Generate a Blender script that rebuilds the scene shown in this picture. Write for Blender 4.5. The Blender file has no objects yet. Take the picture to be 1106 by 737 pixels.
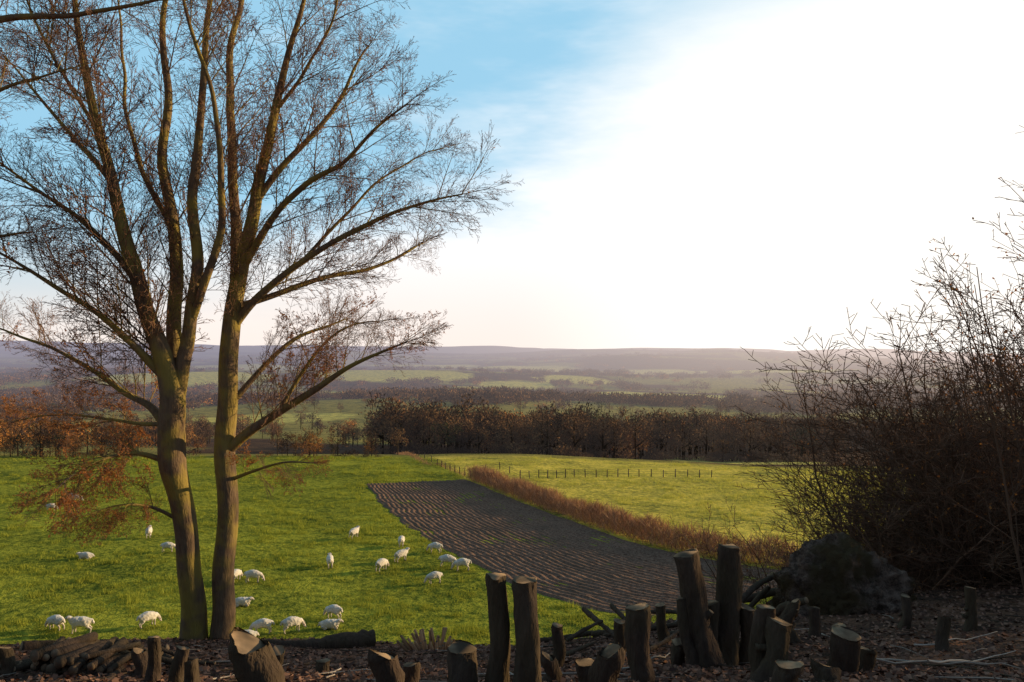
import bpy, bmesh, math, random, time
import numpy as np
from mathutils import Vector, Matrix, Quaternion, noise as mnoise
random.seed(7); np.random.seed(7)
scene=bpy.context.scene
FP=829.5; CU=553.0; HV=378.0
SUN_AZ=math.radians(72); SUN_EL=math.radians(12.5)

# ------------------------------------------------------------ noise
def _h(ix,iy,seed):
    n=(ix*374761393+iy*668265263+seed*144269)&0xffffffff
    n=((n^(n>>13))*1274126177)&0xffffffff
    return ((n^(n>>16))&0xffff)/65535.0
def vn(x,y,scale,seed=0,octv=1):
    x=np.asarray(x,dtype=float); y=np.asarray(y,dtype=float)
    tot=0; amp=1; s=0
    for o in range(octv):
        X=x/scale*(2**o)+1000.3; Y=y/scale*(2**o)+1000.7
        ix=np.floor(X).astype(np.int64); iy=np.floor(Y).astype(np.int64)
        fx=X-ix; fy=Y-iy
        fx=fx*fx*(3-2*fx); fy=fy*fy*(3-2*fy)
        a=_h(ix,iy,seed+o); b=_h(ix+1,iy,seed+o); c=_h(ix,iy+1,seed+o); d=_h(ix+1,iy+1,seed+o)
        tot=tot+amp*((a*(1-fx)+b*fx)*(1-fy)+(c*(1-fx)+d*fx)*fy); s+=amp; amp*=.5
    return tot/s-0.5
def sst(a,b,t):
    t=np.clip((t-a)/(b-a),0,1); return t*t*(3-2*t)

# ------------------------------------------------------------ terrain
_ty=np.array([1,46,60,120,160,200,260,350,500,700,1000,1500,2500,5000,7000,9000,12000,16000],float)
_tz=np.array([-17.0,-17.9,-18.3,-20.4,-21.9,-27,-35,-44,-55,-63,-70,-76,-80,-72,-50,-15,35,40],float)
_ly=np.linspace(math.log(1),math.log(16000),3000)
_lz=np.interp(_ly,np.log(_ty),_tz)
_lzs=np.convolve(np.pad(_lz,30,mode='edge'),np.ones(61)/61,mode='valid')
def Ffield(x,y):
    x=np.asarray(x,float); y=np.asarray(y,float)
    yy=np.clip(y,1,16000)
    z=np.interp(np.log(yy),_ly,_lzs)
    z=z-0.045*np.clip(x,0,70)*sst(80,160,yy)
    z=z+vn(x,y,22,3,2)*0.8*sst(40,60,yy)
    z=z+vn(x,y,420,5,2)*24*sst(350,900,yy)+vn(x,y,1100,15,1)*66*sst(900,2000,yy)
    far=sst(5500,9000,yy)
    z=z+sst(3500,5500,yy)*(1-far)*(vn(x,y,1900,19)*90+8)
    z=z+far*(vn(x,y,2600,9,2)*150 - x*0.012)
    return z
def H(x,y):
    x=np.asarray(x,float); y=np.asarray(y,float)
    bx=np.interp(x,[-12,0,3,6.7,10.7,16],[0,.12,.6,1.05,1.5,1.8])
    zc=-6.25+bx
    yc=16+vn(x,x*0,5,21)*1.6
    near=np.interp(y,[-40,0,4,7],[1.0,-1.6,-2.15,-3.12])
    t1=np.clip((y-7)/(yc-7),0,1)
    zf=np.where(y<7,near,-3.12+(zc+3.12)*t1)
    t2=np.clip((y-yc)/(46-yc),0,1)
    e=1-(1-t2)**2
    F=Ffield(x,np.maximum(y,46))
    z=np.where(y<=yc,zf,zc+(F-zc)*e)
    z=np.where(y>=46,Ffield(x,y),z)
    w=1-sst(14,24,y)
    z=z+w*(vn(x,y,2.2,31,3)*0.28)
    z=z+14*np.exp(-((x-38)/11)**2-((y-26)/12)**2)  # added bank outside the frame, shaped to shade the foreground
    return z
def Hs(x,y): return float(H(x,y))
_ys=np.exp(np.linspace(math.log(30),math.log(9000),2500))
def G(u,v):
    a=(u-CU)/FP; b=-(v-HV)/FP
    zt=Ffield(a*_ys,_ys); below=np.where(b*_ys<=zt)[0]
    y=_ys[below[0]] if len(below) else 9000
    return Vector((a*y,y,float(H(a*y,y))))
def P(u,v,y): return Vector(((u-CU)/FP*y,y,-(v-HV)/FP*y))

# ------------------------------------------------------------ material helpers
def newmat(name):
    m=bpy.data.materials.new(name); m.use_nodes=True
    nt=m.node_tree; nt.nodes.clear()
    return m,nt
def N(nt,t,**k):
    n=nt.nodes.new(t)
    for a,b in k.items(): setattr(n,a,b)
    return n
def math_(nt,op,a,b=None,clamp=False):
    n=N(nt,'ShaderNodeMath',operation=op); n.use_clamp=clamp
    for i,q in enumerate((a,b)):
        if q is None: continue
        if isinstance(q,(int,float)): n.inputs[i].default_value=q
        else: nt.links.new(q,n.inputs[i])
    return n.outputs[0]
def mixc(nt,f,a,b,blend='MIX'):
    n=N(nt,'ShaderNodeMix',data_type='RGBA',blend_type=blend)
    for s,q in ((n.inputs[0],f),(n.inputs[6],a),(n.inputs[7],b)):
        if isinstance(q,(int,float)): s.default_value=q
        elif isinstance(q,tuple): s.default_value=(*q,1) if len(q)==3 else q
        else: nt.links.new(q,s)
    return n.outputs[2]
def noise_(nt,scale,detail=4,vec=None,rough=.6):
    n=N(nt,'ShaderNodeTexNoise'); n.inputs['Scale'].default_value=scale
    n.inputs['Detail'].default_value=detail; n.inputs['Roughness'].default_value=rough
    if vec is not None: nt.links.new(vec,n.inputs['Vector'])
    return n.outputs['Fac']
def ramp(nt,f,a,b):
    n=N(nt,'ShaderNodeMapRange'); n.interpolation_type='SMOOTHSTEP'
    n.inputs[1].default_value=a; n.inputs[2].default_value=b
    nt.links.new(f,n.inputs[0]); return n.outputs[0]
def painted_haze_out(nt,shader,haze=True):  # paints aerial haze into the material: emission mixed in by distance from origin
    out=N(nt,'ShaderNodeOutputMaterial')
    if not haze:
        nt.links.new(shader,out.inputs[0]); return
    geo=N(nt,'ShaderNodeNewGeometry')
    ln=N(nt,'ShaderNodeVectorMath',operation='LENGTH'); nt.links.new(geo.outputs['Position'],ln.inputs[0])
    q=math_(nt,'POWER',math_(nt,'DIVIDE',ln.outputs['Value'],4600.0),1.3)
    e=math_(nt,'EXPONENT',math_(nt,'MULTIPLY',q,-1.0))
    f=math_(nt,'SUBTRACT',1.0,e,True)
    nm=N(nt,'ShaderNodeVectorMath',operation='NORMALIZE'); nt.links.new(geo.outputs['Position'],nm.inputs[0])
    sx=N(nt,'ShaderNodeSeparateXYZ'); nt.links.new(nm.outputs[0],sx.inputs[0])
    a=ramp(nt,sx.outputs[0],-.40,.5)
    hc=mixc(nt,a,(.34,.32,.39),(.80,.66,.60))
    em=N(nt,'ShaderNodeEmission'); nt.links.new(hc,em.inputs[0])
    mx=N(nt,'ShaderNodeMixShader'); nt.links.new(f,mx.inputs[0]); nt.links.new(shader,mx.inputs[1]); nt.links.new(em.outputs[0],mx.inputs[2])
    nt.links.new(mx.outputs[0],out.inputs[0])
def bsdf(nt,col,rough=.9,bump=None,bstr=.5,bdist=.05):
    b=N(nt,'ShaderNodeBsdfDiffuse'); b.inputs['Roughness'].default_value=0
    if isinstance(col,tuple): b.inputs['Color'].default_value=(*col,1)
    else: nt.links.new(col,b.inputs['Color'])
    if bump is not None:
        bn=N(nt,'ShaderNodeBump'); bn.inputs['Strength'].default_value=bstr; bn.inputs['Distance'].default_value=bdist
        nt.links.new(bump,bn.inputs['Height']); nt.links.new(bn.outputs[0],b.inputs['Normal'])
    return b.outputs[0]
def pos(nt): return N(nt,'ShaderNodeNewGeometry').outputs['Position']

m_ground,nt=newmat('ground_mat')
att=N(nt,'ShaderNodeAttribute',attribute_name='Col'); p=pos(nt)
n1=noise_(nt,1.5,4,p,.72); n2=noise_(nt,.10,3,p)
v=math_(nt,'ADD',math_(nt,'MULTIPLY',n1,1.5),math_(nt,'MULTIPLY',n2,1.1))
c=mixc(nt,1.0,att.outputs['Color'],mixc(nt,ramp(nt,v,.9,1.65),(.28,.36,.38),(1.7,1.45,1.1)),'MULTIPLY')  # random tone variation; dark end deepened to paint in grass tussock shadows
painted_haze_out(nt,bsdf(nt,c,.95,n1,1,.6))
m_pl,nt=newmat('plough_mat'); p=pos(nt)
n1=noise_(nt,4,5,p,.8); n2=noise_(nt,.25,3,p)
c=mixc(nt,ramp(nt,n1,.3,.7),(.10,.053,.036),(.31,.185,.125)); c=mixc(nt,math_(nt,'MULTIPLY',ramp(nt,n2,.45,.7),.5),c,(.12,.08,.055))
painted_haze_out(nt,bsdf(nt,c,.9,n1,.8,.12),False)
def barkmat(name,c1,c2,moss,mossamt,haze=False):
    m,nt=newmat(name); p=pos(nt)
    mp=N(nt,'ShaderNodeMapping'); mp.inputs['Scale'].default_value=(1,1,.25); nt.links.new(p,mp.inputs[0])
    a=noise_(nt,14,3,mp.outputs[0],.7); b=noise_(nt,1.6,2,p)
    c=mixc(nt,a,c1,c2); c=mixc(nt,math_(nt,'MULTIPLY',ramp(nt,b,.38,.62),mossamt),c,moss)
    painted_haze_out(nt,bsdf(nt,c,.9,a,.9,.04),haze); return m
def flat(name,col,haze=False):
    m,nt=newmat(name); r=N(nt,'ShaderNodeNewGeometry').outputs['Random Per Island']
    c=mixc(nt,r,tuple(q*.6 for q in col),tuple(q*1.45 for q in col))
    painted_haze_out(nt,bsdf(nt,c),haze); return m
m_bark=barkmat('beech_bark',(.08,.05,.035),(.30,.20,.12),(.38,.28,.06),.7)
m_twig=flat('twig_bark',(.22,.12,.075))
m_shrub=flat('shrub_bark',(.17,.095,.06))
m_stump=barkmat('stump_bark',(.032,.022,.017),(.14,.095,.068),(.08,.065,.03),.3)
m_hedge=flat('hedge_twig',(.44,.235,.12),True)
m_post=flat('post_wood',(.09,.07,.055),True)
m_cut,nt=newmat('cut_wood')
a=noise_(nt,30,3,pos(nt)); b=noise_(nt,3,2,pos(nt))
c=mixc(nt,a,(.22,.14,.08),(.42,.29,.18)); c=mixc(nt,ramp(nt,b,.4,.65),c,(.11,.08,.055))
painted_haze_out(nt,bsdf(nt,c),False)
def leafmat(name,c1,c2,trans=.4,haze=False,objrand=False):
    m,nt=newmat(name)
    g=N(nt,'ShaderNodeNewGeometry'); r=g.outputs['Random Per Island']
    c=mixc(nt,r,c1,c2)
    if objrand:
        nn=noise_(nt,.10,2,g.outputs['Position'],.5)
        c=mixc(nt,1.0,c,mixc(nt,ramp(nt,nn,.34,.66),(.36,.36,.38),(1.6,1.45,1.2)),'MULTIPLY')
    d=N(nt,'ShaderNodeBsdfDiffuse'); nt.links.new(c,d.inputs[0])
    if trans>0:
        t=N(nt,'ShaderNodeBsdfTranslucent'); nt.links.new(c,t.inputs[0])
        mx=N(nt,'ShaderNodeMixShader'); mx.inputs[0].default_value=trans
        nt.links.new(d.outputs[0],mx.inputs[1]); nt.links.new(t.outputs[0],mx.inputs[2]); s=mx.outputs[0]
    else: s=d.outputs[0]
    painted_haze_out(nt,s,haze); return m
m_bud=leafmat('brown_leaf',(.32,.10,.035),(.60,.25,.07))
m_litter=leafmat('litter_leaf',(.07,.038,.03),(.32,.17,.11),0)
m_grass=leafmat('grass_blade',(.22,.25,.03),(.44,.42,.06),.4)
m_grass2=leafmat('grass_blade_dry',(.42,.40,.07),(.64,.56,.12),.4)
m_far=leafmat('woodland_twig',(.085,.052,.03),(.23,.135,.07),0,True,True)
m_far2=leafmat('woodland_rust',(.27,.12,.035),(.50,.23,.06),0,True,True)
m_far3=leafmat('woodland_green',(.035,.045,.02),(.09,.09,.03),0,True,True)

# ------------------------------------------------------------ mesh builder
class MB:
    def __init__(s): s.v=[]; s.f=[]; s.m=[]
    def tube(s,pts,rad,n,mat=0,cap=None):
        base=len(s.v); L=len(pts)
        ref=Vector((.31,.87,.38))
        for i in range(L):
            t=(pts[min(i+1,L-1)]-pts[max(i-1,0)])
            if t.length<1e-9: t=Vector((0,0,1))
            t.normalize()
            a=t.cross(ref)
            if a.length<.05: a=t.cross(Vector((1,0,0)))
            a.normalize(); b=t.cross(a); r=rad[i]; q=pts[i]
            for k in range(n):
                an=2*math.pi*k/n; ca=math.cos(an)*r; sa=math.sin(an)*r
                s.v.append((q.x+a.x*ca+b.x*sa,q.y+a.y*ca+b.y*sa,q.z+a.z*ca+b.z*sa))
        for i in range(L-1):
            o=base+i*n
            for k in range(n):
                k2=(k+1)%n
                s.f.append((o+k,o+k2,o+n+k2,o+n+k)); s.m.append(mat)
        if cap is not None:
            s.f.append(tuple(base+(L-1)*n+k for k in range(n))); s.m.append(cap)
            s.f.append(tuple(base+k for k in reversed(range(n)))); s.m.append(cap)
    def quad(s,c,a,b,mat=0):
        i=len(s.v)
        for q in (c-a-b*.5,c+a-b*.5,c+a*.7+b,c-a*.7+b): s.v.append((q.x,q.y,q.z))
        s.f.append((i,i+1,i+2,i+3)); s.m.append(mat)
    def tri(s,a,b,c,mat=0):
        i=len(s.v)
        for q in (a,b,c): s.v.append((q.x,q.y,q.z))
        s.f.append((i,i+1,i+2)); s.m.append(mat)
    def mesh(s,name,mats,smooth=True):
        me=bpy.data.meshes.new(name); me.from_pydata(s.v,[],s.f)
        for m in mats: me.materials.append(m)
        me.polygons.foreach_set('material_index',s.m)
        if smooth: me.polygons.foreach_set('use_smooth',[True]*len(s.f))
        me.update(); return me
    def obj(s,name,mats,smooth=True,parent=None,link=True):
        o=bpy.data.objects.new(name,s.mesh(name,mats,smooth))
        if link: scene.collection.objects.link(o)
        if parent: o.parent=parent
        return o
rnd=random.random
def rv():
    while True:
        v=Vector((rnd()*2-1,rnd()*2-1,rnd()*2-1))
        if .01<v.length<1: return v.normalized()
def rperp(d):
    a=d.cross(rv())
    return a.normalized() if a.length>.01 else Vector((1,0,0))
def grow(mb,p,d,L,r,lvl,C):
    n=C['seg'][lvl]; pts=[p.copy()]; rad=[r]; dirs=[d]
    for i in range(n):
        d=(d+rv()*C['wob'][lvl]+Vector((0,0,C['up'][lvl]))).normalized()
        p=p+d*(L/n); pts.append(p); rad.append(max(r*(1-.75*(i+1)/n),C['rmin'])); dirs.append(d)
    mb.tube(pts,rad,C['sides'][lvl],C['mat'][lvl])
    if lvl<len(C['n']):
        nc=max(2,int(C['n'][lvl]*min(1.3,L/C['len'][lvl])))
        side=1
        for k in range(nc):
            t=C['t0'][lvl]+(1-C['t0'][lvl])*(k+rnd())/nc
            f=t*n; i=min(int(f),n-1); q=pts[i].lerp(pts[i+1],f-i)
            if C.get('planar') and rnd()<.75:
                ax=(Vector((0,1,0))*side+rv()*.35); side=-side
                ax=(ax-dirs[i+1]*ax.dot(dirs[i+1])).normalized()
            else: ax=rperp(dirs[i+1])
            cd=Quaternion(ax,math.radians(random.uniform(*C['ang'][lvl])))@dirs[i+1]
            if cd.z<-.3: cd.z*=-.4; cd.normalize()
            grow(mb,q,cd,L*C['lr'][lvl]*(1-.5*t)*random.uniform(.65,1.25),max(rad[i]*.55,C['rmin']),lvl+1,C)
    else:
        for k in range(2):
            q=pts[0].lerp(pts[-1],.5+.5*k)
            if rnd()<C['leaf']:
                a=rv()*C['ls']; b=rv()*C['ls']; mb.quad(q+rv()*C['ls'],a*.6,b,C['leafmat'])
def catmull(pts,rs,sub):
    o=[];orr=[]
    n=len(pts)
    for i in range(n-1):
        p0=pts[max(i-1,0)];p1=pts[i];p2=pts[i+1];p3=pts[min(i+2,n-1)]
        for k in range(sub):
            t=k/sub
            o.append(.5*((2*p1)+(p2-p0)*t+(2*p0-5*p1+4*p2-p3)*t*t+(3*p1-p0-3*p2+p3)*t**3)); orr.append(rs[i]*(1-t)+rs[i+1]*t)
    o.append(pts[-1]); orr.append(rs[-1]); return o,orr

# ------------------------------------------------------------ field layout
Lpx=[(393,523),(410,545),(440,570),(475,592),(510,610),(545,628),(590,646),(640,660),(700,668)]
Rpx=[(503,518),(560,541),(600,556),(650,574),(700,590),(750,601),(800,609),(850,616),(905,622)]
LP=[G(*q) for q in Lpx]; RP=[G(*q) for q in Rpx]
poly=[(q.x,q.y) for q in LP]+[(q.x,q.y) for q in reversed(RP)]
def inpoly(x,y,poly):
    c=np.zeros(x.shape,bool); j=len(poly)-1
    for i in range(len(poly)):
        xi,yi=poly[i]; xj,yj=poly[j]
        if yi!=yj:
            c^=((yi>y)!=(yj>y))&(x<(xj-xi)*(y-yi)/(yj-yi)+xi)
        j=i
    return c
FLp=[G(425,489)]+RP
divx_y=np.array([q.y for q in FLp][::-1]); divx_x=np.array([q.x for q in FLp][::-1])
def divx(y): return np.interp(y,divx_y,divx_x)
FF=[]
for (u,v_,rx,ry) in [(745,431,130,260),(680,427,80,220),(500,424,70,240),(790,498,26,45),(300,452,70,60),(150,440,100,110),(560,416,110,180),(860,425,90,220),(330,425,90,180),(60,462,40,60),(420,405,260,300),(700,403,300,260),(560,398,300,300),(850,400,300,300),(200,408,260,300),(250,398,300,300),(620,410,120,200),(460,396,320,300)]:
    q=G(u,v_); FF.append((q.x,q.y,rx,ry))
def fieldmask(x,y):
    m=np.zeros(np.shape(x))
    for (a,b,rx,ry) in FF:
        d=((x-a)/rx)**2+((y-b)/ry)**2+vn(x,y,60,77)*.6
        m=np.maximum(m,1-sst(.8,1.1,d))
    return m

# ------------------------------------------------------------ ground
ang=np.concatenate([np.linspace(-math.pi,-.95,30,endpoint=False),np.linspace(-.95,.95,400,endpoint=False),np.linspace(.95,math.pi,30,endpoint=False)])
rr=np.exp(np.linspace(math.log(.6),math.log(15500),450))
A,R=np.meshgrid(ang,rr); X=(R*np.sin(A)).ravel(); Y=(R*np.cos(A)).ravel(); Z=H(X,Y)
na=len(ang); nr=len(rr)
V=np.vstack([np.stack([X,Y,Z],1),[[0,0,Hs(0,0)]]])
i,j=np.meshgrid(np.arange(nr-1),np.arange(na),indexing='ij'); j2=(j+1)%na
quads=np.stack([i*na+j,i*na+j2,(i+1)*na+j2,(i+1)*na+j],-1).reshape(-1,4)
faces=[tuple(q) for q in quads[:, ::-1].tolist()]+[(len(V)-1,(k+1)%na,k) for k in range(na)]
me=bpy.data.meshes.new('ground'); me.from_pydata(V.tolist(),[],faces); me.materials.append(m_ground)
me.polygons.foreach_set('use_smooth',[True]*len(faces))
X=V[:,0];Y=V[:,1]
def lerp(a,b,t): return a*(1-t[:,None])+np.asarray(b)*t[:,None]
g1=np.array([.215,.245,.035]); g2=np.array([.47,.42,.09]); fg=np.array([.42,.40,.12])
col=np.tile(g1,(len(X),1))
col=lerp(col,g2,sst(-1,1,X-divx(Y)))
col=lerp(col,[.15,.085,.065],1-sst(26,40,Y+vn(X,Y,6,50)*6))
w=sst(158,175,Y+np.clip(vn(X,Y,30,8),-.3,.3)*10+ np.clip(X,0,60)*.1)
patch=sst(.05,.09,vn(X,Y,260,60,2)); farb=lerp(np.tile([.08,.052,.035],(len(X),1)),fg*.6,patch*.8)
farb=lerp(farb,fg,fieldmask(X,Y))
col=lerp(col,farb,w)
ca=me.color_attributes.new('Col','FLOAT_COLOR','POINT')
ca.data.foreach_set('color',np.hstack([col,np.ones((len(X),1))]).ravel())
me.update()
ground=bpy.data.objects.new('ground',me); scene.collection.objects.link(ground)

nu,nv=520,330
lp,_=catmull(LP,[0]*len(LP),40); rp,_=catmull(RP,[0]*len(RP),40)
def samp(a,n):
    a=np.array([tuple(q) for q in a]); t=np.linspace(0,1,n)*(len(a)-1)
    return np.stack([np.interp(t,np.arange(len(a)),a[:,k]) for k in range(2)],1)
l=samp(lp,nu); r_=samp(rp,nu); T=np.tile(np.linspace(0,1,nv),(nu,1)); U=np.linspace(0,1,nu)[:,None]+T*0
PX=l[:,0:1]*(1-T)+r_[:,0:1]*T; PY=l[:,1:2]*(1-T)+r_[:,1:2]*T
PX=PX+vn(PY,PY*0,2.0,66,2)*1.0*(1-T)
wob=vn(PX,PY,9,12,2)*.02
rows=(T+wob)*30
PZ=H(PX,PY)+.09+.045*np.sin(rows*2*math.pi)+vn(rows*1.0,U*22,1.0,91,2)*.10+vn(PX,PY,.8,95,2)*.10+vn(PX,PY,4,92)*.12
PZ-=np.clip(1-np.minimum(T,1-T)*40,0,1)*.3
me=bpy.data.meshes.new('ploughed_field')
vs=np.stack([PX.ravel(),PY.ravel(),PZ.ravel()],1).tolist()
fs=[(a*nv+b,a*nv+b+1,(a+1)*nv+b+1,(a+1)*nv+b) for a in range(nu-1) for b in range(nv-1)]
me.from_pydata(vs,[],fs); me.materials.append(m_pl); me.polygons.foreach_set('use_smooth',[True]*len(fs)); me.update()
o=bpy.data.objects.new('ploughed_field',me); scene.collection.objects.link(o)

# ------------------------------------------------------------ instancer
def instancer(name,pts,rots,scls,idxs,objs,parent=None,realize=False):
    col=bpy.data.collections.new(name+'_kinds')
    for k,ob in enumerate(objs):
        ob.name='%s_kind_%02d'%(name,k); col.objects.link(ob)
    me=bpy.data.meshes.new(name); me.from_pydata([tuple(q) for q in pts],[],[])
    a=me.attributes.new('rot','FLOAT_VECTOR','POINT'); a.data.foreach_set('vector',np.array(rots,dtype=np.float32).ravel())
    a=me.attributes.new('scl','FLOAT_VECTOR','POINT'); a.data.foreach_set('vector',np.array(scls,dtype=np.float32).ravel())
    a=me.attributes.new('idx','INT','POINT'); a.data.foreach_set('value',np.array(idxs,dtype=np.int32))
    ob=bpy.data.objects.new(name,me); scene.collection.objects.link(ob)
    if parent: ob.parent=parent
    ng=bpy.data.node_groups.new(name,'GeometryNodeTree')
    ng.interface.new_socket('Geometry',in_out='INPUT',socket_type='NodeSocketGeometry')
    ng.interface.new_socket('Geometry',in_out='OUTPUT',socket_type='NodeSocketGeometry')
    gi=ng.nodes.new('NodeGroupInput'); go=ng.nodes.new('NodeGroupOutput')
    ci=ng.nodes.new('GeometryNodeCollectionInfo'); ci.inputs['Collection'].default_value=col
    ci.inputs['Separate Children'].default_value=True; ci.inputs['Reset Children'].default_value=True
    ip=ng.nodes.new('GeometryNodeInstanceOnPoints'); ip.inputs['Pick Instance'].default_value=True
    def na(nm,dt):
        n=ng.nodes.new('GeometryNodeInputNamedAttribute'); n.data_type=dt; n.inputs['Name'].default_value=nm
        return [s for s in n.outputs if s.enabled and s.name=='Attribute'][0]
    L=ng.links.new
    L(gi.outputs[0],ip.inputs['Points']); L(ci.outputs[0],ip.inputs['Instance'])
    L(na('idx','INT'),ip.inputs['Instance Index']); L(na('rot','FLOAT_VECTOR'),ip.inputs['Rotation']); L(na('scl','FLOAT_VECTOR'),ip.inputs['Scale'])
    if realize:
        rz=ng.nodes.new('GeometryNodeRealizeInstances'); L(ip.outputs[0],rz.inputs[0]); L(rz.outputs[0],go.inputs[0])
    else: L(ip.outputs[0],go.inputs[0])
    md=ob.modifiers.new('scatter','NODES'); md.node_group=ng
    return ob

# ------------------------------------------------------------ woodland kinds
def fartree(h,wd,mat,nb=420,big=1.0,low=.18,trunk=True,ncl=14):
    mb=MB()
    if trunk:
        mb.tube([Vector((0,0,-1)),Vector((.1,0,h*.3)),Vector((0,.1,h*.75))],[.26,.2,.06],3,0)
        for k in range(5):
            z=h*random.uniform(.2,.6); an=rnd()*6.28
            d=Vector((math.cos(an),math.sin(an),random.uniform(.6,1.4))).normalized()
            mb.tube([Vector((0,0,z)),Vector((0,0,z))+d*wd],[.12,.04],3,0)
    cl=[]
    for _ in range(ncl):
        a=rnd()*6.28; rr_=wd*.8*math.sqrt(rnd()); cl.append(Vector((math.cos(a)*rr_,math.sin(a)*rr_,h*(low+.12+(.72-low)*rnd()*math.sqrt(max(0,1-(rr_/wd)**2))))))
    for k in range(nb):
        c=random.choice(cl)
        q=c+Vector((random.gauss(0,.8),random.gauss(0,.8),random.gauss(0,.7)))*max(1,wd/6)
        q.z=min(max(q.z,h*low*rnd()),h*.98)
        dd=(q-c)*.25+Vector((0,0,.35))+rv()*.9; dd.normalize()
        l=random.uniform(.35,.85)*big; sd=rperp(dd)*random.uniform(.10,.26)*big
        mb.tri(q-sd,q+sd,q+dd*l,1)
    return bpy.data.objects.new('woodland_tree',mb.mesh('woodland_tree',[m_stump,mat],False))
kinds=[fartree(14,5.0,m_far,560),fartree(13,4.4,m_far,500),fartree(15,5.8,m_far,680),fartree(12,4.8,m_far2,540),fartree(13,5.0,m_far3,560),
       fartree(11,13,m_far,210,3.4,.05,False,26),fartree(12,16,m_far,230,4.0,.05,False,30),fartree(10,12,m_far2,190,3.4,.05,False,22),fartree(4,4,m_far,240,1.1,.0,False,12)]
class Sc:
    def __init__(s): s.x=[];s.y=[];s.s=[];s.k=[]
    def add(s,x,y,sc,k): s.x.append(x);s.y.append(y);s.s.append(sc);s.k.append(k)
    def go(s,name,objs,dz=-.2,parent=None):
        x=np.array(s.x);y=np.array(s.y);z=H(x,y)+dz; n=len(x)
        sc=np.array(s.s)[:,None]*np.random.uniform(.85,1.18,(n,3))
        rot=np.zeros((n,3)); rot[:,2]=np.random.rand(n)*6.28
        return instancer(name,np.stack([x,y,z],1).tolist(),rot,sc,s.k,objs,parent,True)
S1=Sc()
def pk(rust=.07):
    r=rnd()
    return 3 if r<rust else (4 if r<rust+.05 else random.choice([0,1,2]))
n=0
while n<600:
    u=random.uniform(405,905); x0=(u-CU)/FP
    y=(240+26*float(vn(x0*100,0,9,33,2)) if u<690 else 272)+165*rnd()**1.3; x=x0*y
    tall=1.12+.5*float(vn(x,y,30,88))
    S1.add(x,y,random.uniform(.75,1.2)*tall,pk()); n+=1
for k in range(90):
    u=random.uniform(405,900); y=(240+26*float(vn((u-CU)/FP*100,0,9,33,2)) if u<690 else 270)+random.uniform(-4,4)
    S1.add((u-CU)/FP*y,y,random.uniform(.5,1.2),8)
for k in range(80):
    u=random.uniform(-60,410); y=random.uniform(161,172); x=(u-CU)/FP*y
    if vn(x,y,18,41)<-.05: continue
    S1.add(x,y,random.uniform(.15,.34) if rnd()<.6 else .48,pk(.22) if rnd()<.6 else 8)
xs=np.random.uniform(-.74,-.17,620); ys=np.random.uniform(205,430,620); xs=xs*ys
ok=vn(xs,ys,50,14,1)>.05
for x,y in zip(xs[ok],ys[ok]): S1.add(x,y,random.uniform(.6,1.05),pk(.15))
for (u,y,s,k) in [(365,172,.62,0),(398,168,.35,3),(45,165,.88,3),(20,170,.78,3),(72,172,.6,3),(0,175,.88,3),(110,170,.55,0),(300,170,.5,2),(335,175,.5,1),(430,205,.7,1),(780,268,.85,3),(150,175,.5,3),(-25,170,.9,3),(95,180,.7,3),(55,168,.7,3)]:
    S1.add((u-CU)/FP*y,y,s,k)
rng=np.random.RandomState(4); M=10500
rs=np.exp(rng.uniform(math.log(430),math.log(6500),M)); an=rng.uniform(-.72,.72,M)
xs=rs*np.sin(an); ys=rs*np.cos(an)
dens=vn(xs,ys,230,60,2)
ok=(fieldmask(xs,ys)<.3)&((dens<.04)|(rng.rand(M)<.05))
for x,y in zip(xs[ok],ys[ok]):
    if y>800: S1.add(x,y,random.uniform(.6,1.2)*(1+.3*(y>2000)),random.choice([5,6,5,6,7,6,5,6,8]) )
    else: S1.add(x,y,random.uniform(.8,1.25),pk())
S1.go('distant_woodland',kinds)
S2=Sc()  # unseen trees added on the bank to help shade the foreground
for k in range(60):
    x=random.gauss(38,8); y=random.gauss(27,8)
    if x<y*.85+4 or y>46: continue
    S2.add(x,y,random.uniform(.25,.40),random.choice([0,1,2,8,4]))
S2.go('shade_bank_trees',[o.copy() for o in kinds])

# ------------------------------------------------------------ grass
def tuft(mat,nb,rad,h0,h1,wd=.018):
    mb=MB()
    for k in range(nb):
        a=rnd()*6.28; r=rad*math.sqrt(rnd()); q=Vector((r*math.cos(a),r*math.sin(a),-.02))
        d=Vector((random.gauss(0,.4),random.gauss(0,.4),1)).normalized(); h=random.uniform(h0,h1)
        s=rperp(d)*wd; mb.tri(q-s,q+s,q+d*h)
    return bpy.data.objects.new('tuft',mb.mesh('tuft',[mat],False))
M=60000
y=np.exp(np.random.uniform(math.log(38),math.log(162),M)); u=np.random.uniform(-30,1130,M); x=(u-CU)/FP*y
cl=vn(x,y,1.7,70,2)+vn(x,y,9,71)*.4
keep=(~inpoly(x,y,poly))&(cl>.0)
x=x[keep][:13000]; y=y[keep][:13000]; cl=cl[keep][:13000]; n=len(x)
right=x>divx(y); s=np.random.uniform(.7,1.3,n)*(.65+y/120.)
scl=np.stack([s*1.2,s*1.2,s*(.8+np.clip(cl,0,.4)*4.2)],1); rot=np.zeros((n,3)); rot[:,2]=np.random.rand(n)*6.28
instancer('grass',np.stack([x,y,H(x,y)],1).tolist(),rot,scl,(np.where(right,2,0)+np.random.randint(0,2,n)).tolist(),
  [tuft(m_grass,28,.36,.06,.17),tuft(m_grass,22,.24,.08,.24),tuft(m_grass2,28,.36,.06,.15),tuft(m_grass2,22,.24,.08,.20)],None,True)

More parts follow.
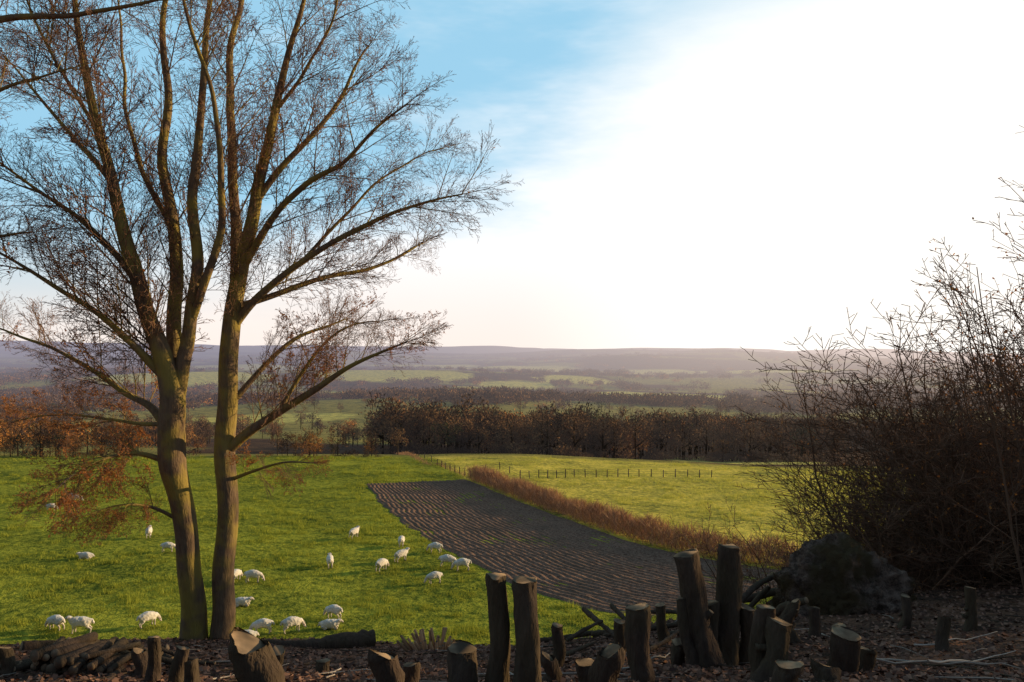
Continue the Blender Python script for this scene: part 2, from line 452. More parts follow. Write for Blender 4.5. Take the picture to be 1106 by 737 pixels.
# ------------------------------------------------------------ hedge
def hedge(name,path,h,wd,count,mat):
    pp,_=catmull(path,[0]*len(path),20); pa=np.array([tuple(q) for q in pp])
    seg=np.linalg.norm(np.diff(pa,axis=0),axis=1); cum=np.concatenate([[0],np.cumsum(seg)])
    s=np.random.rand(count)*cum[-1]
    x=np.interp(s,cum,pa[:,0])+np.random.normal(0,wd,count); y=np.interp(s,cum,pa[:,1])+np.random.normal(0,wd,count)
    hh=h*(.85+vn(x,y,3,44,2)*.7); z0=H(x,y)-.05; zz=z0+hh*np.random.rand(count)*.75
    mb=MB()
    for k in range(count):
        q=Vector((x[k],y[k],zz[k])); d=(Vector((0,0,1))+rv()*.75).normalized(); l=hh[k]*random.uniform(.2,.45)
        sd=rperp(d)*random.uniform(.012,.035); mb.tri(q-sd,q+sd,q+d*l,0)
    return mb.obj(name,[mat],False)
off=[q+Vector((1.2,.9,0)) for q in RP]
hedge('hedge',off,2.7,.7,32000,m_hedge)
hedge('hedge',[G(425,489),G(450,496),G(478,504),G(503,515)],1.0,.4,5000,m_hedge)
def fence(name,path,count,h):
    root=bpy.data.objects.new(name,None); scene.collection.objects.link(root)
    mb=MB(); w=MB(); tops=[]
    for k in range(count):
        t=k/(count-1); f=t*(len(path)-1); i=min(int(f),len(path)-2); q=path[i].lerp(path[i+1],f-i)
        z=Hs(q.x,q.y); ln=Vector((random.gauss(0,.04),random.gauss(0,.04),0))
        b=Vector((q.x,q.y,z-.3)); tp=Vector((q.x,q.y,z+h*random.uniform(.92,1.08)))+ln
        mb.tube([b,tp],[.085,.075],8,0,0); tops.append((b,tp))
    for fr in (.55,.78,.97):
        w.tube([b.lerp(t,fr) for b,t in tops],[.015]*len(tops),4,0)
    mb.obj('posts',[m_post],True,root); w.obj('wires',[m_post],True,root)
fence('wooden_fence',[G(562,517),G(620,516),G(690,515),G(768,516)],19,1.35)
fence('wooden_fence',[G(430,491),G(470,502),G(508,516)],16,1.2)
fence('wooden_fence',[G(508,513),G(540,507),G(562,517)],5,1.2)

# ------------------------------------------------------------ beech
TY=16.0; K=TY/FP
def spray(leaf,droop=0.0,mat=1,rmin=.0048,ls=.026):
    C={'seg':[6,3,2,1],'wob':[.10,.14,.18,.2],'up':[.03-droop,.03-droop,.02,.0],'rmin':rmin,'sides':[5,3,3,3],'mat':[0,mat,mat,mat],
       'n':[10,6,4],'t0':[.12,.15,.2],'ang':[(28,50),(28,52),(28,52)],'lr':[.58,.52,.5],'leaf':leaf,'ls':ls,'leafmat':2,'len':[2.0,.8,.32],'planar':True}
    mb=MB(); grow(mb,Vector((0,0,-.04)),Vector((0,0,1)),2.0,.021,0,C)
    return bpy.data.objects.new('spray',mb.mesh('spray',[m_bark,m_twig,m_bud]))
sprays=[spray(.03),spray(.05),spray(.10),spray(.03),spray(.8,.02,ls=.045),spray(.6,.02,ls=.04)]
def noisy(a,amp):
    return [q+Vector((mnoise.noise(q*.9),mnoise.noise(q*.9+Vector((9,0,0))),mnoise.noise(q*.9+Vector((0,9,0)))*.5))*amp for q in a]
class Tree:
    def __init__(s): s.mb=MB(); s.p=[];s.r=[];s.s=[];s.k=[]; s.sk=[]
    def put(s,q,d,L,k):
        qt=d.to_track_quat('Z','Y')@Quaternion((0,0,1),rnd()*6.28)
        e=qt.to_euler(); s.p.append(tuple(q)); s.r.append((e.x,e.y,e.z)); c=L/2.0; s.s.append((c,c,c)); s.k.append(k)
    def limb(s,pp,dy,br=0,Lb=(1.2,2.4),t0=.15,y0=TY,upb=.35,rs=.8,leafy=0.0):
        n=len(pp); P3=[];R3=[]; ys=y0
        if s.sk:
            best=min(s.sk,key=lambda e:(e[0]-pp[0][0])**2+(e[1]-pp[0][1])**2)
            if abs(best[0]-pp[0][0])+abs(best[1]-pp[0][1])<40: ys=best[2]
        for i,(u,v_,r) in enumerate(pp):
            t=i/(n-1); y=ys+dy*t**1.3; P3.append(P(u,v_,y)); R3.append(r*y/FP*rs)
        a,b=catmull(P3,R3,7)
        w=[min(1,k/10) for k in range(len(a))]
        a2=noisy(a,.07); a=[q.lerp(q2,w_) for q,q2,w_ in zip(a,a2,w)]
        for q in a: s.sk.append((CU+q.x/q.y*FP,HV-q.z/q.y*FP,q.y))
        s.mb.tube(a,b,12 if pp[0][2]>4 else 7,0)
        for k in range(br):
            t=t0+(1-t0)*(k+rnd())/br; f=t*(len(a)-1); i=min(int(f),len(a)-2); q=a[i].lerp(a[i+1],f-i)
            d=(a[i+1]-a[i]).normalized(); cd=Quaternion(rperp(d),math.radians(random.uniform(32,62)))@d
            cd.z+=upb; cd.normalize()
            L=random.uniform(*Lb)*(1-.4*t)*1.08
            s.put(q,cd,L,random.choice([4,5]) if rnd()<leafy else random.randint(0,3))
        s.put(a[-1]-(a[-1]-a[-2])*.5,(a[-1]-a[-2]).normalized(),Lb[0],random.randint(0,3))
    def done(s,name,sp):
        o=s.mb.obj(name,[m_bark,m_twig,m_bud]); instancer('twigs',s.p,s.r,s.s,s.k,sp,o); return o
t=Tree(); Lm=t.limb
Lm([(213,718,24),(213,700,18.5),(212,670,16),(209,640,15),(203,580,14),(193,530,14.5),(186,498,17),(186,465,16.5),(187,430,15.5),(180,398,12.5),(164,352,10.5),(148,300,9.5),(132,250,8.3),(118,195,7),(101,130,5.6),(86,60,4.4),(78,-10,3.2),(70,-90,1.6)],-1.6,40,(1.5,2.9),.50,rs=.86)
Lm([(239,718,21),(241,698,16),(243,660,14),(243,620,13.2),(246,560,12.6),(243,500,13),(246,440,12.2),(247,390,11.7),(252,340,11),(261,292,9.6),(274,232,7.8),(286,165,6.4),(300,100,4.8),(316,40,3.4),(330,-20,2.4),(340,-80,1.2)],.2,34,(1.3,2.4),.5,rs=.86)
Lm([(187,450,12),(188,405,11),(187,360,10),(190,300,9),(186,240,8),(176,180,6.8),(180,100,5.2),(174,30,4),(182,-40,2.8),(180,-120,1.4)],1.8,30,(1.2,2.4),.25)
Lm([(188,445,12),(197,400,10),(204,355,8.8),(212,285,7.8),(207,205,6.6),(216,120,5),(222,40,4),(228,-40,2.6),(226,-120,1.4)],-.6,28,(1.1,2.2),.25)
Lm([(205,352,6),(222,300,5.5),(238,240,5),(236,170,4),(228,100,3),(206,30,2.5),(190,-50,1.3)],-1.8,20,(1.0,2.0))
Lm([(253,335,9),(256,285,8),(253,230,7),(250,150,6),(246,80,5),(256,10,3.6),(268,-60,2.5),(270,-120,1.4)],2.2,28,(1.2,2.3),.25)
Lm([(276,218,5),(304,180,4.2),(338,145,3.4),(366,105,2.6),(390,60,1.5),(398,48,.8)],1.0,22,(1.0,1.9))
Lm([(262,290,5.5),(292,240,4.6),(330,200,4),(370,175,3),(410,135,2),(440,112,1)],-1.6,22,(1.0,1.8))
Lm([(296,120,3),(322,85,2.4),(345,45,2),(362,10,1.5),(372,-30,1)],-.8,14,(1.0,1.8))
Lm([(250,355,7),(275,325,5.4),(315,290,4.4),(360,262,3.6),(410,235,2.8),(460,218,1.8),(500,210,.9)],-.8,26,(1.0,1.9))
Lm([(254,332,5),(300,318,4),(350,300,3.2),(400,290,2.4),(440,272,1.4),(458,262,.8)],2.4,22,(.9,1.7))
Lm([(330,278,2.6),(365,240,2.2),(405,200,1.6),(450,170,1),(480,160,.7)],1.5,14,(.9,1.6))
Lm([(245,488,8),(275,462,6.2),(310,440,5.3),(345,418,4.4),(380,396,3),(415,380,1.8),(440,370,.9)],-1.6,24,(.9,1.5),leafy=.15)
Lm([(300,447,3.2),(322,410,2.8),(350,370,2),(380,352,1.3),(410,348,.8)],.8,14,(.8,1.4),leafy=.15)
Lm([(247,440,5),(285,395,3.4),(320,365,2.6),(355,352,1.6),(372,345,.8)],1.8,14,(.8,1.4),leafy=.2)
Lm([(183,412,7),(160,390,5.6),(138,368,4.6),(100,335,3.8),(60,310,3),(20,285,2),(-20,262,1.2)],-1.8,26,(1.1,2.0),leafy=.1)
Lm([(186,470,7),(162,440,5.2),(135,425,4),(100,400,3.2),(55,375,2.2),(10,360,1.4),(-15,352,.8)],1.8,24,(1.0,1.7),leafy=.15)
Lm([(148,305,5),(118,268,4.2),(84,236,3.3),(45,210,2.4),(5,180,1.5),(-25,160,.8)],-1.5,22,(1.1,2.0))
Lm([(120,198,4.2),(90,160,3.2),(62,130,2.4),(30,90,1.6),(0,60,.9)],1.6,20,(1.1,1.9))
Lm([(186,245,4.6),(160,200,3.6),(142,150,2.8),(132,90,2.2),(128,20,1.5),(120,-50,.8)],2.6,20,(1.0,1.9))
Lm([(104,140,3),(75,95,2.5),(50,50,2),(30,0,1.4),(20,-40,.8)],-1.2,16,(1.1,1.9))
Lm([(186,500,5),(150,490,2.8),(120,494,2),(85,510,1.4),(55,535,.8)],-2.0,26,(.7,1.3),.15,upb=-.15,leafy=.95)
Lm([(202,566,3.2),(165,547,2),(130,545,1.5),(95,556,.8)],-1.5,16,(.6,1.0),.2,upb=-.15,leafy=.95)
Lm([(245,520,3),(275,508,2),(305,500,1.4),(335,500,.8)],-1.3,14,(.5,.9),.2,upb=0,leafy=.5)
Lm([(186,458,4),(150,458,2.6),(110,452,1.8),(60,448,1.2),(20,455,.8)],2.0,20,(.7,1.3),.2,upb=.1,leafy=.6)
t.done('beech_tree',sprays)
t=Tree(); Lm=t.limb
Lm([(-190,760,20),(-185,600,16),(-178,400,13),(-170,200,10),(-160,40,8),(-150,-100,5)],0,10,(1.5,2.5),.4,y0=13)
Lm([(-170,150,8),(-120,80,7),(-60,40,5.5),(0,20,4.5),(70,16,3.4),(140,4,2.4),(205,-6,1.2)],-1.5,22,(.7,1.3),.25,y0=13)
Lm([(-172,240,6),(-110,180,5),(-50,130,3.6),(0,95,2.5),(50,80,1.4),(80,72,.8)],-1.0,16,(.8,1.4),.25,y0=13)
Lm([(-175,340,6),(-110,300,4.6),(-50,270,3.2),(0,255,2),(35,250,1)],1.0,14,(.8,1.3),.25,y0=13)
t.done('beech_tree',[o.copy() for o in sprays])

# ------------------------------------------------------------ shrubs right
def shrubmesh(name,h,stems,leaf=.02,spread=.35,r0=.035,nn=(11,8,4),rmin=.0055,lean=0,lr=(.46,.52,.5),wob0=.20):
    mb=MB()
    C={'seg':[8,4,2,1],'wob':[wob0,.22,.26,.28],'up':[.03,.04,.03,.02],'rmin':rmin,'sides':[6,3,3,3],'mat':[0,0,0,0],
       'n':list(nn),'t0':[.10,.12,.15],'ang':[(25,62),(28,62),(30,65)],'lr':lr,'leaf':leaf,'ls':.03,'leafmat':1,'len':[5,1.9,.8]}
    for k in range(stems):
        a=rnd()*6.28; rr_=.4*rnd()
        q=Vector((rr_*math.cos(a),rr_*math.sin(a),-.2))
        d=Vector((math.cos(a)*spread*random.uniform(.3,1.5)+lean,math.sin(a)*spread*random.uniform(.3,1.5),1)).normalized()
        grow(mb,q,d,h*random.uniform(.55,1.1),r0*random.uniform(.7,1.3),0,C)
    return mb.mesh(name,[m_shrub,m_bud])
SHM=[shrubmesh('shrub_a',6,10,.03,.5,nn=(13,8,5),rmin=.0062),shrubmesh('shrub_b',6,10,.05,.6,nn=(13,8,5),rmin=.0062)]
TALL=shrubmesh('shrub_tall',6,9,.05,.2,.035,wob0=.12,nn=(15,9,4),lr=(.38,.5,.5))
FAN=shrubmesh('shrub_fan',4.6,13,.04,.85,.032)
SAP=shrubmesh('sapling',7.2,3,.7,.12,.03,(9,6,3),.005,-.05,wob0=.12)
def put(name,mesh,u,y,s,sz=None):
    x=(u-CU)/FP*y; o=bpy.data.objects.new(name,mesh); o.location=(x,y,Hs(x,y)); o.rotation_euler=(0,0,rnd()*6.28 if mesh is not SAP else 0)
    o.scale=(s,s,sz or s); scene.collection.objects.link(o)
put('bare_shrub',FAN,872,22,1.1)
put('bare_shrub',FAN,842,28,.85)
for (u,y,s) in [(925,21,.88),(945,25,1.08),(955,18,.92),(975,22,1.12),(990,17,1.0),(1010,24,1.25),(1028,19,1.08),(1045,22,1.25),(1062,17,1.1),(1080,21,1.3),(1095,17,1.15),(1115,20,1.4),(1000,28,1.35),(1040,30,1.5),(1075,26,1.5),(1112,25,1.55),(1140,18,1.4),(970,30,1.25)]:
    put('bare_shrub',random.choice(SHM),u,y,s*1.03,s*random.uniform(.88,1.0))
for (u,y,s) in [(1062,29,1.7),(1100,26,1.85),(1118,22,1.8),(1150,20,1.9),(1135,27,2.2),(1085,31,1.95),(1028,31,1.6),(1090,22,1.5)]:
    put('bare_shrub',TALL,u,y,s*.9,s)
put('leafy_sapling',SAP,1118,14,1.0)
put('leafy_sapling',SAP,1140,15,1.2)

# ------------------------------------------------------------ stumps
def ctube(mb,pts,rad,n,seed,rough=.12):
    i0=len(mb.v); mb.tube(pts,rad,n,0,1)
    for i in range(i0,len(mb.v)):
        q=Vector(mb.v[i]); k=(i-i0)//n; c=pts[min(k,len(pts)-1)]
        d=q-c; f=1+rough*(mnoise.noise(Vector((q.x*7+seed,q.y*7,q.z*1.6)))*1.6+mnoise.noise(q*22+Vector((seed,0,0)))*.7)
        q=c+d*f
        if k==len(pts)-1: q.z+=mnoise.noise(q*9)*.03
        mb.v[i]=(q.x,q.y,q.z)
def stumpobj(name,stems):
    mb=MB()
    for (ub,y,ut,vt,w) in stems:
        x=(ub-CU)/FP*y; z=Hs(x,y); b=Vector((x,y,z-.12)); t=P(ut,vt,y+random.uniform(-.1,.1))
        if t.z<z+.1: t.z=z+.1
        r=w*y/FP/2; mid=b.lerp(t,.5)+Vector((random.gauss(0,.035),random.gauss(0,.02),0))
        pp,rd=catmull([b,b.lerp(t,.2),mid,t.lerp(b,.08),t],[r*1.6,r*1.16,r*.98,r*.97,r*.99],5)
        ctube(mb,pp,rd,26,rnd()*50,.26)
        if (t-b).length>.5:
            for _ in range(random.randint(0,2)):
                q=b.lerp(t,random.uniform(.35,.8)); d=(rv()+Vector((0,0,.5))); d.normalize()
                ctube(mb,[q,q+d*r*1.2,q+d*r*1.6],[r*.4,r*.3,r*.27],8,rnd()*50)
    return mb.obj(name,[m_stump,m_cut])
S=[[(538,6.6,535,621,21),(569,6.4,567,625,26)],
   [(272,6.4,271,694,40)],[(415,6.8,415,706,31)],[(445,7.0,444,716,18)],[(498,6.6,498,699,30)],
   [(765,9.2,741,598,26),(782,9.4,786,589,24),(752,9.1,735,645,14),(800,9.5,806,655,16),(772,9.3,765,650,18)],
   [(694,8.0,687,654,24)],[(660,6.8,658,702,30),(640,6.9,634,715,24)],
   [(828,7.6,842,670,26),(818,7.8,826,655,18)],[(905,7.8,912,682,26),(925,7.9,935,700,20)],
   [(856,11,857,648,13)],[(876,11.5,878,655,12)],[(824,10.5,826,664,15)],[(165,8.0,168,687,14)],[(190,7.8,200,698,13)],[(212,7.6,208,712,16)],
   [(300,8.6,300,702,16)],[(600,10,601,674,12)],[(668,10.5,669,670,12)],[(733,9.4,733,692,15)],[(1015,10,1017,665,13)],[(1046,11.5,1047,634,11)],[(975,12,976,642,11)],
   [(720,12,712,652,12)],[(905,10,905,676,15)],[(10,8.5,8,698,14)],[(150,8.6,152,702,14)],[(845,7.0,850,716,30)],[(890,7.2,890,718,26)],[(350,9,351,712,14)],[(590,8.2,592,708,16)]]
for st in S: stumpobj('tree_stump',st)
mb=MB(); x=(470-CU)/FP*13.5; c=Vector((x,13.5,Hs(x,13.5)))
for k in range(46):
    a=rnd()*6.28; r=.36*math.sqrt(rnd()); b=c+Vector((r*math.cos(a),r*math.sin(a)*.6,-.1))
    d=Vector((math.cos(a)*.8*r/.35+random.gauss(0,.15),math.sin(a)*.3,1)).normalized(); l=random.uniform(.15,.5)
    mb.tube([b,b+d*l],[.028,.024],7,0,1)
mb.obj('coppice_stool',[m_hedge,m_cut])
def log(mb,a,b,r0,r1,k=.05):
    mid=a.lerp(b,.5)+Vector((0,random.gauss(0,k),random.gauss(0,k*.6)))
    pp,rd=catmull([a,a.lerp(mid,.5),mid,b.lerp(mid,.5),b],[r0,r0*.7+r1*.3,(r0+r1)/2,r1,r1],5)
    ctube(mb,pp,rd,14,rnd()*50,.2)
def gp(u,y,lift): 
    x=(u-CU)/FP*y; return Vector((x,y,Hs(x,y)+lift))
mb=MB(); log(mb,gp(262,14.4,.0),gp(404,15.2,.12),.06,.19); mb.obj('fallen_log',[m_stump,m_cut])
mb=MB(); log(mb,gp(25,12.8,.1),gp(118,13.6,.12),.10,.08); log(mb,gp(60,12.2,.08),gp(130,12.9,.1),.05,.045); mb.obj('fallen_log',[m_stump,m_cut])
for (u1,y1,l1,u2,y2,l2,r) in [(630,14.5,.6,668,13,.05,.05),(640,15,.1,735,14,.12,.06),(660,15,.6,700,13.5,.1,.045),(560,15.3,.08,640,15.6,.1,.06),(690,15,.4,760,14.3,.1,.045),(700,13.5,.3,652,14.5,.05,.05),(790,14,.3,850,14.6,.8,.06),(800,15,.3,880,14.5,.35,.08),(575,11,.05,640,12,.07,.04),(700,10.5,.05,735,11.5,.25,.035),(825,13,.1,870,12.4,.5,.07),(770,15,.1,830,14.6,.5,.06),(612,13,.1,650,13.6,.35,.04),(720,13,.05,790,13.3,.2,.05)]:
    mb=MB(); log(mb,gp(u1,y1,l1),gp(u2,y2,l2),r,r*.75,.1); mb.obj('fallen_log',[m_stump,m_cut])
mb=MB(); cx=P(88,0,8.8).x; cy=8.8; z0=Hs(cx,cy)
for row in range(4):
    for k in range(12-row*2):
        r=random.uniform(.03,.07); x=cx+(-.62+.108*k+.108*row)+random.gauss(0,.03); y=cy+random.gauss(0,.1)
        z=z0+.0+row*.088+random.gauss(0,.02)
        a=Vector((x,y-.3,z)); b=Vector((x+random.gauss(0,.15),y+.5,z-.12+random.gauss(0,.04)))
        ctube(mb,[a,a.lerp(b,.5),b],[r,r,r*.95],14,rnd()*50,.1)
for k in range(26):
    a=Vector((cx+random.uniform(-1.1,1.0),cy+random.uniform(.3,1.2),0)); a.z=Hs(a.x,a.y)+.05+.25*rnd()*(abs(a.x-cx)<.6)
    an=rnd()*6.28; d=Vector((math.cos(an),math.sin(an)*.3,0)); l=random.uniform(.4,.8); b=a+d*l; b.z=Hs(b.x,b.y)+.06
    r=random.uniform(.025,.05); log(mb,a,b,r,r*.8)
mb.obj('log_pile',[m_stump,m_cut])
bm=bmesh.new(); bmesh.ops.create_icosphere(bm,subdivisions=6,radius=1)
for v_ in bm.verts:
    q=v_.co.copy(); n_=mnoise.fractal(q*1.5+Vector((5,2,7)),.8,2.1,6)
    f=1+.26*n_+.09*mnoise.noise(q*5)+.05*mnoise.noise(q*14)+.03*mnoise.noise(q*30)
    v_.co=Vector((q.x*1.25*f,q.y*.9*f,q.z*(1.12 if q.z>0 else .5)*f*(1-.18*q.x)))
me=bpy.data.meshes.new('boulder'); bm.to_mesh(me); bm.free()
m_rock,nt=newmat('rock'); p=pos(nt); a=noise_(nt,4,6,p,.8); b=noise_(nt,1.2,3,p)
c=mixc(nt,ramp(nt,a,.35,.68),(.08,.05,.035),(.40,.27,.20)); c=mixc(nt,ramp(nt,b,.45,.6),c,(.14,.095,.05))
painted_haze_out(nt,bsdf(nt,c,.95,a,1,.3),False); me.materials.append(m_rock)
me.polygons.foreach_set('use_smooth',[True]*len(me.polygons))
o=bpy.data.objects.new('boulder',me); o.location=gp(907,14.3,.02); scene.collection.objects.link(o)

# litter, twigs
mb=MB(); M=32000
y=np.exp(np.random.uniform(math.log(4.5),math.log(18.5),M)); u=np.random.uniform(-30,1140,M); x=(u-CU)/FP*y
z=H(x,y)+np.random.uniform(0,.03,M); s=np.random.uniform(.014,.036,M)
for k in range(M):
    a=Vector((rnd()-.5,rnd()-.5,(rnd()-.5)*.8)).normalized()*s[k]; b=a.cross(Vector((rnd()-.5,rnd()-.5,1.2))).normalized()*s[k]*1.2
    mb.quad(Vector((x[k],y[k],z[k])),a,b)
mb.obj('leaf_litter',[m_litter],False)
m_pale=flat('pale_twig',(.42,.34,.27))
mb=MB(); M=420
y=np.exp(np.random.uniform(math.log(5),math.log(18),M)); u=np.random.uniform(-30,1140,M); x=(u-CU)/FP*y
for k in range(M):
    a=rnd()*6.28; l=random.uniform(.2,1.1); q=Vector((x[k],y[k],0)); pts_=[]; d=Vector((math.cos(a),math.sin(a),0))
    for i in range(4):
        w=q+d*l*i/3+Vector((random.gauss(0,.03),random.gauss(0,.03),0)); w.z=Hs(w.x,w.y)+.02+rnd()*.03; pts_.append(w)
    r=random.uniform(.004,.011); mb.tube(pts_,[r,r,r*.8,r*.4],5,0 if rnd()<.8 else 1)
for (u1,y1,u2,y2) in [(925,8.2,1085,8.6),(940,8.8,1100,8.1),(1000,8.2,1095,9.2),(985,10,1075,10.6),(700,9.5,745,10)]:
    pts_=[]
    for i in range(9):
        t_=i/8; pts_.append(gp(u1+(u2-u1)*t_,y1+(y2-y1)*t_+random.gauss(0,.05),.06+.05*rnd()))
    mb.tube(pts_,[.013*(1-.7*i/8) for i in range(9)],6,1)
mb.obj('fallen_twigs',[m_stump,m_pale])

# ------------------------------------------------------------ sheep
m_wool,nt=newmat('wool'); tc=N(nt,'ShaderNodeTexCoord')
a=noise_(nt,18,3,tc.outputs['Object'],.7); b=noise_(nt,3,2,tc.outputs['Object'])
c=mixc(nt,a,(.60,.51,.41),(.88,.80,.69)); c=mixc(nt,ramp(nt,b,.5,.75),c,(.55,.44,.32))
painted_haze_out(nt,bsdf(nt,c,1,a,1,.04),False)
m_face,nt=newmat('sheep_face'); painted_haze_out(nt,bsdf(nt,(.60,.50,.42),.8),False)
m_hoof,nt=newmat('sheep_hoof'); painted_haze_out(nt,bsdf(nt,(.06,.05,.04),.7),False)
def sheepmesh(name,pose):
    if pose=='graze':
        neck=[(.50,0,.55,.12),(.62,0,.38,.085),(.68,0,.25,.075),(.74,0,.11,.045)]; ear=(.66,.31)
    elif pose=='stand':
        neck=[(.50,0,.74,.12),(.58,0,.85,.09),(.67,0,.87,.075),(.80,0,.79,.045)]; ear=(.60,.90)
    else:
        neck=[(.50,0,.72,.12),(.59,0,.80,.09),(.68,0,.78,.075),(.79,0,.68,.045)]; ear=(.61,.84)
    low=.34 if pose=='lie' else 0
    V=[(-.42,0,.64,.21),(-.18,0,.62,.27),(.10,0,.61,.275),(.34,0,.64,.20)]+neck
    E=[(i,i+1) for i in range(len(V)-1)]
    def add(v,pa): V.append(v); E.append((pa,len(V)-1)); return len(V)-1
    add((-.60,0,.66,.05),0); add((-.66,0,.50,.04),len(V)-1)
    for s in (1,-1):
        e=add((ear[0],.10*s,ear[1],.03),5); add((ear[0]-.02,.19*s,ear[1]-.03,.018),e)
        fo=random.uniform(-.07,.07)
        if pose!='lie':
            a=add((.30,.12*s,.46,.085),3); a=add((.31+fo*.5,.12*s,.28,.042),a); a=add((.30+fo,.12*s,.10,.034),a); add((.32+fo,.12*s,.0,.038),a)
            a=add((-.36,.14*s,.48,.12),0); a=add((-.33-fo*.4,.14*s,.36,.07),a); a=add((-.50-fo,.13*s,.25,.04),a); a=add((-.47-fo,.13*s,.08,.033),a); add((-.44-fo,.13*s,.0,.038),a)
        else:
            a=add((.30,.15*s,.46,.085),3); a=add((.45,.17*s,.39,.045),a); add((.30,.2*s,.37,.035),a)
            a=add((-.36,.17*s,.48,.12),0); a=add((-.15,.24*s,.42,.07),a); add((-.32,.27*s,.37,.04),a)
    me=bpy.data.meshes.new(name+'_sk'); me.from_pydata([Vector(v[:3]) for v in V],E,[])
    ob=bpy.data.objects.new(name+'_sk',me); scene.collection.objects.link(ob)
    ob.modifiers.new('s','SKIN')
    for i,v_ in enumerate(V):
        me.skin_vertices[0].data[i].radius=(v_[3],v_[3]); me.skin_vertices[0].data[i].use_root=(i==0)
    sb=ob.modifiers.new('b','SUBSURF'); sb.levels=3; sb.render_levels=3
    return ob,low
obs=[]
for nm_,ps in (('sheep_grazing','graze'),('sheep_grazing_b','graze'),('sheep_standing','stand'),('sheep_lying','lie')):
    obs.append((nm_,)+sheepmesh(nm_,ps))
dg=bpy.context.evaluated_depsgraph_get()
SM=[]
for nm_,ob,low in obs:
    nm=bpy.data.meshes.new_from_object(ob.evaluated_get(dg))
    nm.name=nm_; nm.materials.clear()
    for m in (m_wool,m_face,m_hoof): nm.materials.append(m)
    for v_ in nm.vertices:
        q=v_.co
        if q.x<.56 and q.z>.36: v_.co=q+v_.normal*(.018+.03*mnoise.noise(q*9)+.015*mnoise.noise(q*22))
    for p_ in nm.polygons:
        c_=p_.center; p_.use_smooth=True
        p_.material_index=0 if (c_.x<.57 and c_.z>.33) else (2 if c_.z<.04 else 1)
    if low:
        for v_ in nm.vertices: v_.co.z-=low
    nm.update(); SM.append(nm)
for nm_,ob,low in obs: bpy.data.objects.remove(ob)
SH=[(62,680,0,180),(89,683,2,170),(162,676,0,70),(57,552,0,0),(84,542,0,20),(94,603,3,180),(162,580,2,90),(183,596,0,10),(256,627,1,60),(275,629,0,0),(262,654,3,10),
 (284,684,0,200),(317,682,0,15),(361,668,1,160),(357,678,3,0),(268,690,3,180),(357,612,2,120),(383,581,2,60),(413,616,1,70),(434,606,2,30),(434,590,1,80),(470,597,0,150),(484,612,0,10),(499,616,1,200),(469,630,0,185),(78,541,1,200)]
for (u,v_,k,rot) in SH:
    q=G(u,v_); o=bpy.data.objects.new('sheep',SM[k]); scene.collection.objects.link(o)
    q.z=Hs(q.x,q.y)+.02; o.location=q; o.rotation_euler=(0,0,math.radians(rot+random.uniform(-20,20))); s=random.uniform(1.05,1.2); o.scale=(s,s,s)

# ------------------------------------------------------------ light and sky
S_=Vector((math.sin(SUN_AZ)*math.cos(SUN_EL),math.cos(SUN_AZ)*math.cos(SUN_EL),math.sin(SUN_EL)))
ld=bpy.data.lights.new('sun','SUN'); ld.energy=5.0; ld.angle=math.radians(.5); ld.color=(1,.76,.42)
lo=bpy.data.objects.new('sun',ld); lo.rotation_euler=(-S_).to_track_quat('-Z','Y').to_euler(); scene.collection.objects.link(lo)
w=bpy.data.worlds.new('World'); scene.world=w; w.use_nodes=True; nt=w.node_tree; nt.nodes.clear()
sky=N(nt,'ShaderNodeTexSky',sky_type='NISHITA'); sky.sun_disc=False; sky.sun_elevation=SUN_EL; sky.sun_rotation=SUN_AZ; sky.dust_density=.5; sky.ozone_density=1.5
tc=N(nt,'ShaderNodeTexCoord'); nm=N(nt,'ShaderNodeVectorMath',operation='NORMALIZE'); nt.links.new(tc.outputs['Generated'],nm.inputs[0])
sz=N(nt,'ShaderNodeSeparateXYZ'); nt.links.new(nm.outputs[0],sz.inputs[0])
dt=N(nt,'ShaderNodeVectorMath',operation='DOT_PRODUCT'); nt.links.new(nm.outputs[0],dt.inputs[0]); dt.inputs[1].default_value=Vector((.405,.24,-1.0))
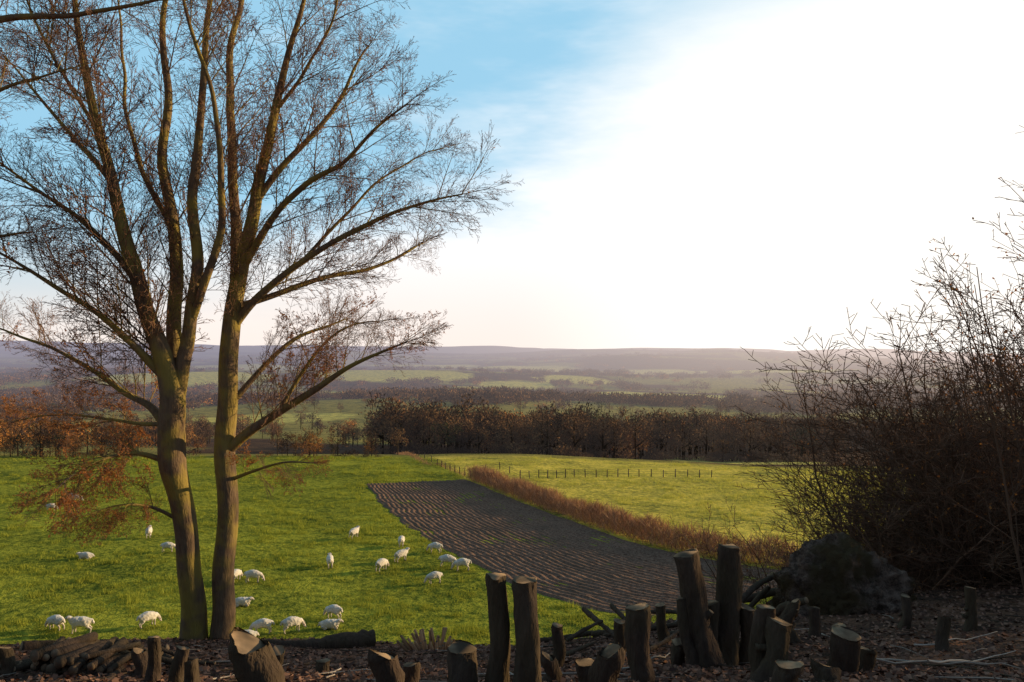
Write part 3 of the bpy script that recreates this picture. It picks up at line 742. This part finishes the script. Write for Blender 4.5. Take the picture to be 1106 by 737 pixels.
mp=N(nt,'ShaderNodeMapping'); mp.inputs['Rotation'].default_value=(0,math.radians(22),0); mp.inputs['Scale'].default_value=(1.5,1.5,6.0); nt.links.new(nm.outputs[0],mp.inputs[0])
n1=noise_(nt,2.0,5,mp.outputs[0],.62)
s=math_(nt,'ADD',dt.outputs['Value'],math_(nt,'MULTIPLY',math_(nt,'SUBTRACT',n1,.5),.38))
front=ramp(nt,sz.outputs[1],-.35,.35)
mask=math_(nt,'MULTIPLY',ramp(nt,s,-.13,.12),front)
mask=math_(nt,'MAXIMUM',mask,math_(nt,'MULTIPLY',ramp(nt,n1,.5,.75),.3))
hz=math_(nt,'SUBTRACT',1.0,ramp(nt,sz.outputs[2],-.02,.20))
blue=mixc(nt,math_(nt,'MULTIPLY',front,.75),sky.outputs[0],(4.2,8.0,10.6))
up=ramp(nt,sz.outputs[2],.45,.75)
blue=mixc(nt,math_(nt,'MULTIPLY',up,.55),blue,(.6,1.3,2.4))
c=mixc(nt,mask,blue,(10.6,10.8,11.0))
hcol=mixc(nt,front,(2.4,2.3,2.8),(10.2,8.6,7.6))
c=mixc(nt,math_(nt,'MULTIPLY',hz,.8),c,hcol)
dr=N(nt,'ShaderNodeVectorMath',operation='DOT_PRODUCT'); nt.links.new(nm.outputs[0],dr.inputs[0]); dr.inputs[1].default_value=Vector((.52,1,.12)).normalized()
c=mixc(nt,math_(nt,'MULTIPLY',ramp(nt,dr.outputs['Value'],.88,.985),.9),c,(12.2,11.6,10.8))
bg=N(nt,'ShaderNodeBackground'); bg.inputs[1].default_value=.1; nt.links.new(c,bg.inputs[0])
wo=N(nt,'ShaderNodeOutputWorld'); nt.links.new(bg.outputs[0],wo.inputs[0])
cd=bpy.data.cameras.new('camera'); cd.sensor_width=36; cd.lens=27; cd.clip_end=40000; cd.clip_start=.05
co=bpy.data.objects.new('camera',cd); co.location=(0,0,0); co.rotation_euler=(math.radians(90.657),0,0); scene.collection.objects.link(co); scene.camera=co
scene.view_settings.view_transform='Standard'; scene.view_settings.look='None'; scene.view_settings.exposure=0
